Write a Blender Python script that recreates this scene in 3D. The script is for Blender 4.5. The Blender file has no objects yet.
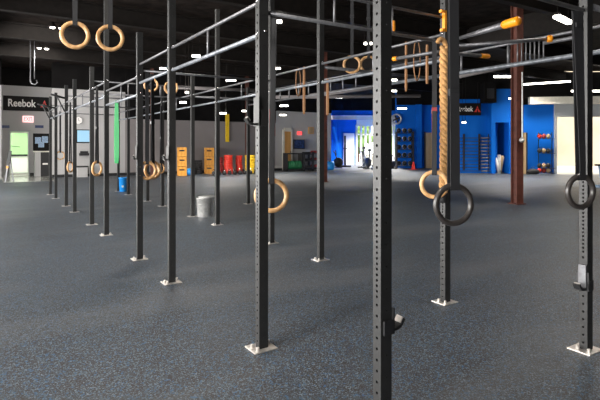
import bpy, bmesh, math, random
from mathutils import Vector, Matrix
random.seed(7)
PI = math.pi
sc = bpy.context.scene
COL = sc.collection

# ------------------------------------------------------------------ camera, light, exposure
YAW = 0.57086; FPX = 494.0; HOR = 145.3; EYE = 1.352
cam_d = bpy.data.cameras.new('camera'); cam = bpy.data.objects.new('camera', cam_d); COL.objects.link(cam)
cam_d.sensor_width = 36; cam_d.lens = FPX/600*36
cam_d.shift_y = -(200-HOR)/600
cam_d.clip_start = .05; cam_d.clip_end = 300
cam.location = (0, 0, EYE); cam.rotation_euler = (PI/2, 0, -YAW)
sc.camera = cam
sc.view_settings.view_transform = 'Standard'; sc.view_settings.look = 'None'
sc.view_settings.gamma = 1; sc.view_settings.use_curve_mapping = False
sc.view_settings.exposure = 0.5
world = bpy.data.worlds.new('world'); sc.world = world; world.use_nodes = True
bg = world.node_tree.nodes['Background']; bg.inputs[0].default_value = (1, .97, .91, 1); bg.inputs[1].default_value = 2.6
sund = bpy.data.lights.new('sun', 'SUN'); sund.energy = 4.5; sund.angle = .02; sund.color = (1, .93, .8)
sun = bpy.data.objects.new('sun', sund); COL.objects.link(sun); sun.rotation_euler = (math.radians(42), 0, math.radians(-50))

def area(name, loc, rot, sx, sy, power, color=(1, 1, 1)):
    l = bpy.data.lights.new(name, 'AREA'); l.shape = 'RECTANGLE'; l.size = sx; l.size_y = sy; l.energy = power; l.color = color
    o = bpy.data.objects.new(name, l); COL.objects.link(o); o.location = loc; o.rotation_euler = rot
    return o
# daylight standing in the glazed front (wall_left) and in the wall behind the photographer
area('daylight_left', (-6.6, 5, 2.0), (0, -PI/2, 0), 3.2, 16, 1850, (1, .98, .95))
area('daylight_left_far', (-6.6, 17, 2.0), (0, -PI/2, 0), 3.2, 8, 900, (1, .98, .95))

# ------------------------------------------------------------------ coordinates
CY, SY = math.cos(YAW), math.sin(YAW)
def cw(lat, z, h=0.0):                     # metres to the right / ahead of the camera -> world
    return Vector((lat*CY + z*SY, -lat*SY + z*CY, h))
def at(px, z, h=None, py=None):            # image column at depth z, at height h or image row py
    if h is None: h = EYE + (HOR-py)/FPX*z
    return cw((px-300)/FPX*z, z, h)
def zb(py): return EYE*FPX/(py-HOR)        # depth of a floor point

# ------------------------------------------------------------------ materials
def mat(name, color, rough=.5, metal=0, spec=.5, vary=.0, vscale=8, bump=0, bscale=60, emit=None, estr=0, rvary=0):
    m = bpy.data.materials.new(name); m.use_nodes = True
    nt = m.node_tree; b = nt.nodes['Principled BSDF']
    b.inputs['Base Color'].default_value = (*color, 1); b.inputs['Roughness'].default_value = rough
    b.inputs['Metallic'].default_value = metal; b.inputs['Specular IOR Level'].default_value = spec
    tc = nt.nodes.new('ShaderNodeTexCoord')
    if vary or rvary:
        n = nt.nodes.new('ShaderNodeTexNoise'); n.inputs['Scale'].default_value = vscale; n.inputs['Detail'].default_value = 4
        nt.links.new(tc.outputs['Object'], n.inputs['Vector'])
        if vary:
            r = nt.nodes.new('ShaderNodeValToRGB')
            r.color_ramp.elements[0].position = .3; r.color_ramp.elements[1].position = .7
            r.color_ramp.elements[0].color = (*[c*(1-vary) for c in color], 1)
            r.color_ramp.elements[1].color = (*[min(1, c*(1+vary)) for c in color], 1)
            nt.links.new(n.outputs['Fac'], r.inputs['Fac']); nt.links.new(r.outputs['Color'], b.inputs['Base Color'])
        if rvary:
            mr = nt.nodes.new('ShaderNodeMapRange'); mr.inputs['To Min'].default_value = rough-rvary; mr.inputs['To Max'].default_value = rough+rvary
            nt.links.new(n.outputs['Fac'], mr.inputs['Value']); nt.links.new(mr.outputs['Result'], b.inputs['Roughness'])
    if bump:
        n2 = nt.nodes.new('ShaderNodeTexNoise'); n2.inputs['Scale'].default_value = bscale; n2.inputs['Detail'].default_value = 3
        nt.links.new(tc.outputs['Object'], n2.inputs['Vector'])
        bp = nt.nodes.new('ShaderNodeBump'); bp.inputs['Strength'].default_value = bump; bp.inputs['Distance'].default_value = .02
        nt.links.new(n2.outputs['Fac'], bp.inputs['Height']); nt.links.new(bp.outputs['Normal'], b.inputs['Normal'])
    if emit:
        b.inputs['Emission Color'].default_value = (*emit, 1); b.inputs['Emission Strength'].default_value = estr
    return m
def rubber_floor():
    m = bpy.data.materials.new('speckled_rubber'); m.use_nodes = True
    nt = m.node_tree; N = nt.nodes; L = nt.links; b = N['Principled BSDF']
    tc = N.new('ShaderNodeTexCoord')
    def cellmask(scale, thr):
        v = N.new('ShaderNodeTexVoronoi'); v.inputs['Scale'].default_value = scale
        L.new(tc.outputs['Object'], v.inputs['Vector'])
        s = N.new('ShaderNodeSeparateColor'); L.new(v.outputs['Color'], s.inputs[0])
        c = N.new('ShaderNodeMath'); c.operation = 'GREATER_THAN'; c.inputs[1].default_value = thr; L.new(s.outputs[0], c.inputs[0])
        return c.outputs[0]
    def mix(fac, a, bb):
        x = N.new('ShaderNodeMix'); x.data_type = 'RGBA'
        if isinstance(fac, float): x.inputs[0].default_value = fac
        else: L.new(fac, x.inputs[0])
        for i, q in ((6, a), (7, bb)):
            if isinstance(q, tuple): x.inputs[i].default_value = (*q, 1)
            else: L.new(q, x.inputs[i])
        return x.outputs[2]
    n = N.new('ShaderNodeTexNoise'); n.inputs['Scale'].default_value = .9; n.inputs['Detail'].default_value = 6; L.new(tc.outputs['Object'], n.inputs['Vector'])
    base = mix(n.outputs['Fac'], (.027, .0215, .018), (.042, .034, .029))
    c1 = mix(cellmask(210, .72), base, (.080, .118, .162))
    c2 = mix(cellmask(140, .88), c1, (.15, .19, .225))
    c3 = mix(cellmask(95, .94), c2, (.035, .10, .19))
    # pale dust wiped across the mats, stretched along the rows
    mp = N.new('ShaderNodeMapping'); mp.inputs['Scale'].default_value = (.35, 1.3, 1); mp.inputs['Rotation'].default_value = (0, 0, -.5)
    L.new(tc.outputs['Object'], mp.inputs['Vector'])
    n3 = N.new('ShaderNodeTexNoise'); n3.inputs['Scale'].default_value = 1.0; n3.inputs['Detail'].default_value = 5; L.new(mp.outputs['Vector'], n3.inputs['Vector'])
    mr = N.new('ShaderNodeMapRange'); mr.inputs['From Min'].default_value = .50; mr.inputs['From Max'].default_value = .72; mr.inputs['To Max'].default_value = .42
    L.new(n3.outputs['Fac'], mr.inputs['Value'])
    c4 = mix(mr.outputs['Result'], c3, (.16, .16, .16))
    # seams between the rubber rolls
    br = N.new('ShaderNodeTexBrick'); br.inputs['Scale'].default_value = 1; br.inputs['Brick Width'].default_value = 7.5; br.inputs['Row Height'].default_value = 1.22
    br.inputs['Mortar Size'].default_value = .004; br.inputs['Color1'].default_value = (0, 0, 0, 1); br.inputs['Color2'].default_value = (0, 0, 0, 1); br.inputs['Mortar'].default_value = (.5, .5, .5, 1)
    L.new(tc.outputs['Object'], br.inputs['Vector'])
    c5 = mix(br.outputs['Color'], c4, (.02, .02, .02))
    L.new(c5, b.inputs['Base Color'])
    b.inputs['Roughness'].default_value = .5; b.inputs['Specular IOR Level'].default_value = .5
    n2 = N.new('ShaderNodeTexNoise'); n2.inputs['Scale'].default_value = 90; L.new(tc.outputs['Object'], n2.inputs['Vector'])
    bp = N.new('ShaderNodeBump'); bp.inputs['Strength'].default_value = .12; bp.inputs['Distance'].default_value = .006
    L.new(n2.outputs['Fac'], bp.inputs['Height']); L.new(bp.outputs['Normal'], b.inputs['Normal'])
    return m
def wood(name, c1, c2, scale=3, rough=.45):
    m = bpy.data.materials.new(name); m.use_nodes = True; nt = m.node_tree; b = nt.nodes['Principled BSDF']
    tc = nt.nodes.new('ShaderNodeTexCoord'); w = nt.nodes.new('ShaderNodeTexWave'); w.inputs['Scale'].default_value = scale
    w.inputs['Distortion'].default_value = 5; w.inputs['Detail'].default_value = 3
    r = nt.nodes.new('ShaderNodeValToRGB'); r.color_ramp.elements[0].color = (*c1, 1); r.color_ramp.elements[1].color = (*c2, 1)
    nt.links.new(tc.outputs['Object'], w.inputs['Vector']); nt.links.new(w.outputs['Fac'], r.inputs['Fac']); nt.links.new(r.outputs['Color'], b.inputs['Base Color'])
    b.inputs['Roughness'].default_value = rough
    return m
M = {}
M['rubber'] = rubber_floor()
M['tile'] = mat('polished_tile', (.42, .43, .38), .12, vary=.1)
M['powder'] = mat('charcoal_powder_coat', (.024, .024, .024), .42, spec=.42, vary=.12, vscale=14, bump=.05, bscale=300)
M['bar'] = mat('worn_steel_bar', (.16, .16, .17), .42, metal=.5, vary=.25, vscale=30)
M['tapebar'] = mat('taped_steel_bar', (.20, .215, .24), .42, metal=.4, vary=.45, vscale=16)
M['zinc'] = mat('zinc_plate', (.62, .58, .54), .38, metal=.6, vary=.2, vscale=25)
M['chrome'] = mat('chrome', (.75, .75, .76), .2, metal=1)
M['ringwood'] = wood('birch_ring', (.50, .27, .11), (.62, .37, .17), 6, .4)
M['ringblack'] = mat('dark_plastic_ring', (.035, .03, .028), .33, spec=.6)
M['strap'] = mat('black_webbing', (.012, .012, .014), .7, bump=.3, bscale=250)
M['rope'] = mat('manila_rope', (.50, .27, .10), .8, vary=.25, vscale=40, bump=.5, bscale=200)
M['orange'] = mat('orange_plastic', (.85, .30, .01), .4)
M['yellow'] = mat('yellow_rubber', (.80, .52, .02), .5, vary=.1)
M['red'] = mat('red_rubber', (.62, .03, .015), .45, vary=.15)
M['darkred'] = mat('dark_red_rubber', (.25, .02, .02), .5)
M['green'] = mat('green_band', (.0, .24, .055), .55)
M['dgreen'] = mat('green_rubber', (.01, .13, .05), .5)
M['black'] = mat('black_rubber', (.012, .012, .013), .55)
M['blackmetal'] = mat('black_metal', (.02, .02, .022), .4, spec=.5)
M['wallgrey'] = mat('grey_wall_paint', (.40, .39, .39), .85, vary=.03, vscale=1.5)
M['walldim'] = mat('dimmed_grey_wall', (.22, .20, .20), .85, vary=.05, vscale=1.5)  # darker grey, the far wall's dimmer lighting is put into this colour
M['wallblack'] = mat('black_paint', (.006, .0055, .0055), .9, spec=.1, vary=.3, vscale=2)
M['deck'] = mat('sprayed_black_deck', (.016, .0115, .0095), .85, spec=.1, vary=.7, vscale=3.5, bump=.8, bscale=9)
M['beam'] = mat('black_steel_beam', (.010, .008, .007), .7, spec=.15, vary=.3)
M['blue'] = mat('bright_blue_paint', (.002, .125, .56), .6, spec=.15, vary=.04, vscale=1)
M['white'] = mat('white_paint', (.75, .74, .70), .6, vary=.03)
M['beige'] = mat('beige_paint', (.60, .57, .50), .7, vary=.08)
M['header'] = mat('grey_header_paint', (.36, .38, .40), .7)
M['rust'] = mat('oxide_red_steel', (.10, .032, .022), .5, vary=.35, vscale=7, bump=.1, bscale=40)
M['boxwood'] = wood('orange_plywood', (.62, .26, .03), (.72, .34, .05), 2, .5)
M['doorwood'] = wood('maple_door', (.50, .25, .07), (.58, .31, .10), 1, .5)
M['cork'] = wood('tan_board', (.36, .25, .13), (.42, .30, .17), 1, .7)
M['green_room'] = mat('pale_green_paint', (.45, .72, .35), .8)
M['galv'] = mat('galvanised_steel', (.48, .48, .47), .4, metal=.55, vary=.2, vscale=20)
M['bluebin'] = mat('blue_plastic', (.01, .22, .62), .4)
M['signblack'] = mat('sign_black', (.008, .007, .007), .6, spec=.15)
M['signwhite'] = mat('sign_white', (.80, .78, .76), .5)
M['signred'] = mat('sign_red', (.62, .04, .03), .5)
M['exit'] = mat('exit_sign_face', (.9, .75, .75), .4, emit=(1, .55, .55), estr=.7)
M['exitred'] = mat('exit_sign_red', (.8, .05, .05), .4, emit=(1, .1, .1), estr=.8)
M['screen'] = mat('screen_lit', (.1, .2, .3), .2, emit=(.42, .68, .85), estr=.55)
M['tube'] = mat('lit_lamp', (1, 1, 1), .4, emit=(1, .95, .84), estr=9)
M['glass'] = mat('glass', (.9, .95, .95), .03)
b_ = M['glass'].node_tree.nodes['Principled BSDF']; b_.inputs['Transmission Weight'].default_value = 1; b_.inputs['IOR'].default_value = 1.02
M['conc'] = mat('sunlit_concrete', (.36, .31, .24), .9, vary=.16, vscale=.5)
M['ground'] = mat('pale_paving', (.45, .41, .34), .9, vary=.08, vscale=.6)
M['leaf'] = mat('foliage', (.13, .22, .05), .7, vary=.5, vscale=3)
M['skyblue'] = mat('light_blue_plastic', (.35, .50, .70), .5, vary=.3, vscale=30)

# ------------------------------------------------------------------ mesh helpers
class MB:
    def __init__(s): s.bm = bmesh.new()
    def box(s, c, size, rz=0, R=None, bev=0):
        r = bmesh.ops.create_cube(s.bm, size=1)['verts']
        T = Matrix.Translation(c) @ (R if R is not None else Matrix.Rotation(rz, 4, 'Z')) @ Matrix.Diagonal((*size, 1))
        bmesh.ops.transform(s.bm, matrix=T, verts=r)
        if bev:
            es = list({e for v in r for e in v.link_edges})
            bmesh.ops.bevel(s.bm, geom=es, offset=bev, segments=2, affect='EDGES', profile=.6)
        return s
    def span(s, x0, x1, y0, y1, z0, z1, bev=0):
        return s.box(((x0+x1)/2, (y0+y1)/2, (z0+z1)/2), (abs(x1-x0), abs(y1-y0), abs(z1-z0)), bev=bev)
    def bar(s, a, b, w, h, bev=0):           # a square bar from a to b
        a, b = Vector(a), Vector(b); d = b-a
        q = d.to_track_quat('X', 'Z').to_matrix().to_4x4()
        return s.box((a+b)/2, (d.length, w, h), R=q, bev=bev)
    def tube(s, pts, r, seg=10, closed=False, cap=True):
        pts = [Vector(p) for p in pts]; n = len(pts); rings = []; up = None
        rr = r if isinstance(r, (list, tuple)) else [r]*n
        for i, p in enumerate(pts):
            if closed: t = pts[(i+1) % n]-pts[i-1]
            else: t = pts[min(i+1, n-1)]-pts[max(i-1, 0)]
            t.normalize()
            if up is None:
                up = Vector((0, 0, 1)) if abs(t.z) < .9 else Vector((1, 0, 0))
            u = (up - t*up.dot(t)).normalized(); v = t.cross(u); up = u
            rings.append([s.bm.verts.new(p + rr[i]*(math.cos(2*PI*k/seg)*u + math.sin(2*PI*k/seg)*v)) for k in range(seg)])
        for i in range(n if closed else n-1):
            A, B = rings[i], rings[(i+1) % n]
            for k in range(seg):
                s.bm.faces.new((A[k], A[(k+1) % seg], B[(k+1) % seg], B[k]))
        if cap and not closed:
            s.bm.faces.new(rings[0][::-1]); s.bm.faces.new(rings[-1])
        return s
    def torus(s, c, R, r, rot=None, n=40, seg=12):
        rot = rot if rot is not None else Matrix.Identity(3)
        c = Vector(c)
        return s.tube([c + rot @ Vector((R*math.cos(2*PI*k/n), 0, R*math.sin(2*PI*k/n))) for k in range(n)], r, seg, closed=True)
    def lathe(s, prof, c=(0, 0, 0), seg=24, R=None):     # prof of (r, z)
        c = Vector(c); R = R if R is not None else Matrix.Identity(3); rows = []
        for r, z in prof:
            rows.append([s.bm.verts.new(c + R @ Vector((r*math.cos(2*PI*k/seg), r*math.sin(2*PI*k/seg), z))) for k in range(seg)])
        for a, b in zip(rows, rows[1:]):
            for k in range(seg): s.bm.faces.new((a[k], a[(k+1) % seg], b[(k+1) % seg], b[k]))
        s.bm.faces.new(rows[0][::-1]); s.bm.faces.new(rows[-1])
        return s
    def prism(s, pts, z0, z1):
        a = [s.bm.verts.new((p[0], p[1], z0)) for p in pts]; b = [s.bm.verts.new((p[0], p[1], z1)) for p in pts]
        s.bm.faces.new(a[::-1]); s.bm.faces.new(b)
        for i in range(len(pts)):
            j = (i+1) % len(pts); s.bm.faces.new((a[i], a[j], b[j], b[i]))
        return s
    def ball(s, c, r, sub=2, sq=(1, 1, 1)):
        v = bmesh.ops.create_icosphere(s.bm, subdivisions=sub, radius=r)['verts']
        bmesh.ops.transform(s.bm, matrix=Matrix.Translation(c) @ Matrix.Diagonal((*sq, 1)), verts=v); return s
    def build(s, name, m, parent=None, smooth=False, loc=None, rz=0):
        me = bpy.data.meshes.new(name)
        bmesh.ops.recalc_face_normals(s.bm, faces=s.bm.faces)
        s.bm.to_mesh(me); s.bm.free()
        me.materials.append(M[m] if isinstance(m, str) else m)
        if smooth:
            for p in me.polygons: p.use_smooth = True
        o = bpy.data.objects.new(name, me); COL.objects.link(o)
        if parent: o.parent = parent
        if loc is not None: o.location = loc
        o.rotation_euler.z = rz
        return o
def tag(o, label, cat, group=None):
    o['label'] = label; o['category'] = cat
    if group: o['group'] = group
    return o
def struct(o): o['kind'] = 'structure'; return o
def thing(name, loc, rz=0, label='', cat='', group=None):
    o = bpy.data.objects.new(name, None); COL.objects.link(o); o.location = loc; o.rotation_euler.z = rz
    o.empty_display_size = .05
    return tag(o, label, cat, group)
def copy_tree(o, parent=None):
    c = o.copy(); COL.objects.link(c)
    if parent: c.parent = parent
    for ch in list(o.children): copy_tree(ch, c)
    return c
def place(proto, used, loc, rz, label, group=None):
    o = copy_tree(proto) if used else proto
    o.location = loc; o.rotation_euler.z = rz; o['label'] = label
    if group: o['group'] = group
    return o
def text_mesh(name, body, size, m, parent, loc, depth=.006, sx=1, rot=(PI/2, 0, 0), bold=.0):
    cu = bpy.data.curves.new(name, 'FONT'); cu.body = body; cu.size = size; cu.extrude = depth/2; cu.offset = bold
    cu.align_x = 'CENTER'; cu.align_y = 'CENTER'
    t = bpy.data.objects.new('tmp', cu); COL.objects.link(t)
    dg = bpy.context.evaluated_depsgraph_get(); dg.update()
    me = bpy.data.meshes.new_from_object(t.evaluated_get(dg)); bpy.data.objects.remove(t)
    me.materials.clear(); me.materials.append(M[m])
    o = bpy.data.objects.new(name, me); COL.objects.link(o); o.parent = parent; o.location = loc; o.rotation_euler = rot; o.scale = (sx, 1, 1)
    return o

# ------------------------------------------------------------------ structure
CEIL = 4.8
inner = [(-7, -6), (-7, 23), (16.6, 23)]
for lat, z in ((1.9, 34), (6.7, 34), (5.77, 29.4), (8.75, 29.4), (7.17, 24.1), (9.0, 24.1), (9.0, 25.4), (11.2, 25.4), (11.2, 23.5), (12.1, 23.5), (12.1, 23), (20, 23), (20, -2)):
    p = cw(lat, z); inner.append((p.x, p.y))
struct(MB().prism(inner, -.12, 0).build('floor', 'rubber'))
struct(MB().prism([(a, b) for a, b in inner], CEIL, CEIL+.2).build('ceiling', 'deck'))
# alcove floor and walls
struct(MB().prism([(.62, 23), (2.44, 23), (2.74, 25.6), (.5, 25.6)], -.12, 0).build('floor_alcove', 'tile'))
struct(MB().span(.62, 2.44, 20.9, 22.99, .0, .004).build('floor_entrance', 'tile'))
# wall far (Y = 23)
def yslab(x0, x1, y, z0, z1, m, name, th=.15): return struct(MB().span(x0, x1, y, y+th, z0, z1).build(name, m))
yslab(-7, .62, 23, 0, 3.75, 'wallgrey', 'wall_far_left')
yslab(2.44, 5.4, 23, 0, 3.75, 'wallgrey', 'wall_far')
yslab(5.4, 13.2, 23, 0, 2.55, 'walldim', 'wall_far_middle')  # same wall as its neighbours, dimmer light put into a darker grey
yslab(13.2, 16.9, 23, 0, 3.2, 'wallgrey', 'wall_far_right')
yslab(-7, .62, 23.0, 3.75, CEIL, 'wallblack', 'wall_far_upper_left')
yslab(2.44, 5.4, 23.0, 3.75, CEIL, 'wallblack', 'wall_far_upper')
yslab(5.4, 13.2, 22.95, 2.55, CEIL, 'wallblack', 'wall_far_soffit')
yslab(13.2, 16.9, 22.95, 3.2, CEIL, 'wallblack', 'wall_far_soffit_right')
struct(MB().span(2.44, 5.4, 22.97, 23, 0, .12).build('baseboard_far', 'black'))
struct(MB().span(5.4, 16.6, 22.97, 23, 0, .12).build('baseboard_far_middle', 'black'))
struct(MB().prism([(2.46, 23.15), (2.70, 25.5), (2.9, 25.5), (2.66, 23.15)], 0, CEIL).build('wall_alcove_right', 'wallgrey'))
struct(MB().span(.45, .6, 23.15, 25.5, 0, CEIL).build('wall_alcove_left', 'wallgrey'))
struct(MB().span(.3, 2.95, 23.0, 25.7, CEIL, CEIL+.2).build('ceiling_alcove', 'deck'))
struct(MB().span(.45, 2.9, 25.5, 25.62, 4.02, CEIL).build('wall_alcove_upper', 'wallblack'))
# alcove back wall with doorway; door from image x 6..28
dx0, dx1, dh = .96, 1.80, 2.02
struct(MB().span(.45, dx0, 25.5, 25.62, 0, 4.02).span(dx1, 2.9, 25.5, 25.62, 0, 4.02).span(dx0, dx1, 25.5, 25.62, dh, 4.02).build('wall_alcove', 'wallgrey'))
struct(MB().span(dx1, 2.7, 25.47, 25.5, 0, .1).build('baseboard_alcove', 'black'))
d1 = struct(MB().span(dx0, dx0+.05, 25.46, 25.64, 0, dh).span(dx1-.05, dx1, 25.46, 25.64, 0, dh).span(dx0, dx1, 25.46, 25.64, dh-.05, dh).build('door_1', 'header'))
MB().span(dx0+.09, dx1-.09, 25.53, 25.545, .1, dh-.1).build('pane', 'glass', d1)
MB().span(dx0+.05, dx0+.09, 25.51, 25.56, .02, dh-.06).span(dx1-.09, dx1-.05, 25.51, 25.56, .02, dh-.06).span(dx0+.09, dx1-.09, 25.51, 25.56, .02, .1).span(dx0+.09, dx1-.09, 25.51, 25.56, dh-.12, dh-.06).build('door_frame', 'white', d1)
# the small room behind the glass door
struct(MB().span(-1.5, 4, 29.5, 29.6, 0, 2.6).span(-1.6, -1.5, 25.62, 29.6, 0, 2.6).span(4, 4.1, 25.62, 29.6, 0, 2.6).build('wall_office', 'green_room'))
struct(MB().span(-1.6, 4.1, 25.6, 29.6, -.1, 0).build('floor_office', 'tile'))
struct(MB().span(-1.6, 4.1, 25.62, 29.6, 2.6, 2.7).build('ceiling_office', 'white'))
area('office_daylight', (1.2, 27.3, 2.55), (0, 0, 0), 2, 1.5, 130, (1, 1, .92))  # added area light, stands in for the room's daylight

# near enclosure: left wall is the glazed front, back wall
struct(MB().span(-7.2, -7, -6, 23, 0, .4).span(-7.2, -7, -6, 23, 3.6, CEIL).build('wall_left', 'wallgrey'))
struct(MB().span(-7.2, 22, -6.2, -6, 0, CEIL).build('wall_back', 'wallblack'))
w1 = struct(MB().span(-7.15, -7.08, -6, 23, .4, .46).span(-7.15, -7.08, -6, 23, 3.54, 3.6).build('window_1', 'white'))
mm = MB()
for k in range(15): mm.span(-7.15, -7.08, -6+k*2.07, -5.93+k*2.07, .46, 3.54)
mm.build('window_frame', 'white', w1)

# walls on the right, each given by two points ahead of the camera
def seg(name, a, b, z0, z1, m, th=.2, push=0):
    A = cw(*a); B = cw(*b); d = (B-A).normalized(); nrm = Vector((-d.y, d.x, 0))      # away from the viewer when a is left of b
    A = A+nrm*push; B = B+nrm*push
    pts = [A, B, B+nrm*th, A+nrm*th]
    return struct(MB().prism([(p.x, p.y) for p in pts], z0, z1).build(name, m))
def L(px, z): return ((px-300)/FPX*z, z)
seg('wall_blue_room', L(326, 34), L(356.5, 34), 0, 3.1, 'blue')
seg('trim_blue_room', (1.4, 33.6), (7, 33.6), 3.1, 3.38, 'beige')
seg('wall_blue_room_upper', L(320, 34), L(400, 34), 3.1, 3.75, 'blue')
seg('wall_blue_room_top', L(320, 34), L(400, 34), 3.75, CEIL, 'wallblack')
seg('wall_blue_room_header', L(356.5, 34), L(398, 34), 2.75, 3.1, 'white')
seg('wall_blue_room_side', (1.50, 28.3), (1.80, 34), 0, CEIL, 'blue', .6, 0)
seg('wall_blue_rear', L(397, 29.4), L(448, 29.4), 0, 3.75, 'blue')
seg('wall_blue_rear_upper', L(397, 29.3), L(448, 29.3), 3.75, CEIL, 'wallblack')
seg('wall_blue_rear_side', L(397, 29.5), L(397.5, 34.2), 0, CEIL, 'blue', .1)
seg('wall_blue', L(447, 24.1), L(491.5, 24.1), 0, 3.6, 'blue')
seg('wall_blue_upper', L(447, 24.0), L(491.5, 24.0), 3.6, CEIL, 'wallblack')
seg('wall_blue_side', L(447, 24.3), L(447.5, 29.6), 0, CEIL, 'blue', .1)
# recessed doorway between x 495 and 510
seg('wall_pier', L(491.5, 23.6), L(495.5, 23.6), 0, 2.45, 'blue', .6)
seg('wall_pier_right', L(509, 23.6), L(514, 23.6), 0, 2.45, 'blue', .6)
seg('wall_pier_top', L(491.5, 23.6), L(514, 23.6), 2.45, 4.05, 'blue', .6)
seg('wall_pier_upper', L(491.5, 23.6), L(514, 23.6), 4.05, CEIL, 'wallblack', .6)
seg('wall_recess', L(493, 25.2), L(514, 25.2), 0, CEIL, 'blue')
seg('wall_recess_left', L(495.3, 24.2), L(493, 25.2), 0, CEIL, 'blue', -.1)
seg('wall_recess_right', L(509.2, 24.2), L(509.8, 25.2), 0, CEIL, 'blue', -.1)
seg('wall_blue_right', L(514, 23.9), L(555, 23.5), 0, 3.3, 'blue')
seg('wall_blue_right_upper', L(514, 23.8), L(555, 23.4), 3.3, CEIL, 'wallblack')
seg('trim_garage', L(554.3, 23.35), L(557.2, 23.35), 0, 3.3, 'header', .05)
seg('wall_garage_header', L(557, 23.35), (18, 23.1), 2.70, 3.3, 'header')
seg('wall_garage_soffit', L(530, 23.0), (20, 21.6), 3.27, 3.6, 'beige', .3)
seg('wall_garage_upper', L(523, 23.3), (20, 23.0), 3.55, CEIL, 'wallblack')
seg('wall_garage_side', (18, 23.1), (20.2, 23.1), 0, 3.3, 'header')
seg('wall_right', (20, 23.2), (20, -3), 0, CEIL, 'walldim')

# rear windows of the blue room
wz = 34.0
w2 = thing('window_2', at(366, wz, 0)); struct(w2)
for k in ('label', 'category'):
    del w2[k]
wm = MB()
for px in (356.5, 361, 365.5, 370, 374.5, 379, 384, 389, 393.5, 398): wm.bar(at(px, wz, 0), at(px, wz, 2.75), .10, .12)
for h in (.05, 2.1, 2.72): wm.bar(at(356, wz, h), at(398, wz, h), .1, .1)
o = wm.build('window_frame', 'white'); o.parent = w2; o.matrix_parent_inverse = Matrix.Translation(-w2.location)
o = MB().bar(at(356, wz+.05, 1.38), at(398, wz+.05, 1.38), .01, 2.6).build('pane', 'glass'); o.parent = w2; o.matrix_parent_inverse = Matrix.Translation(-w2.location)
# outside: ground, sunlit wall, hedge
g = [cw(*p) for p in ((3, 34.4), (-10, 80), (80, 80), (60, 22), (20.2, 22.9), (12, 23.3), (12.2, 29), (7.5, 29.9))]
struct(MB().prism([(p.x, p.y) for p in g], -.3, -.13).build('floor_outside', 'ground'))
a_, b__ = cw(13, 33.5), cw(40, 31)
seg('wall_outside', (14.6, 36), (44, 33), -.13, 7, 'conc', .3)

# steel columns
def column(px, z, w, label):
    p = at(px, z, 0); t = thing('steel_column', p, -YAW+.35, label, 'column', 'oxide red steel columns')
    MB().span(-w/2, w/2, -w/2, -w/2+.02, 0, CEIL).span(-w/2, w/2, w/2-.02, w/2, 0, CEIL).span(-w*.18, w*.18, -w/2+.02, w/2-.02, 0, CEIL).build('shaft', 'rust', t)
    MB().span(-w*.75, w*.75, -w*.75, w*.75, 0, .02).build('foot_plate', 'rust', t)
    return t
column(517, 11.4, .19, 'thick rust red steel column on the open floor before the blue walls')
column(325, 18.2, .13, 'slim rust red column just right of a black rig post near the blue room')
column(247, 24.8, .16, 'slim rust red column rising behind the yellow plate stack')
column(152, 21.5, .14, 'slim rust red column left of the orange plywood box stacks')
tag(MB().bar(at(522.3, 11.25, 3.02), at(522.3, 11.25, 1.5), .022, .022).build('conduit_pipe', 'galv'), 'thin pale conduit on the upper half of the thick rust red column', 'pipe')

# roof steel
for i, y in enumerate((3.2, 6.4, 9.6, 12.8, 16, 19.2)):
    struct(MB().span(-7, 24, y-.09, y+.09, CEIL-.05, CEIL).span(-7, 24, y-.012, y+.012, CEIL-.42, CEIL-.05).span(-7, 24, y-.09, y+.09, CEIL-.45, CEIL-.42).build('trim_%d' % (i+1), 'beam'))
struct(MB().span(12.0, 12.3, -6, 22.9, CEIL-.6, CEIL).build('trim_7', 'beam'))
struct(MB().span(-.6, -.3, -6, 22.9, CEIL-.5, CEIL).build('trim_8', 'beam'))

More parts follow.
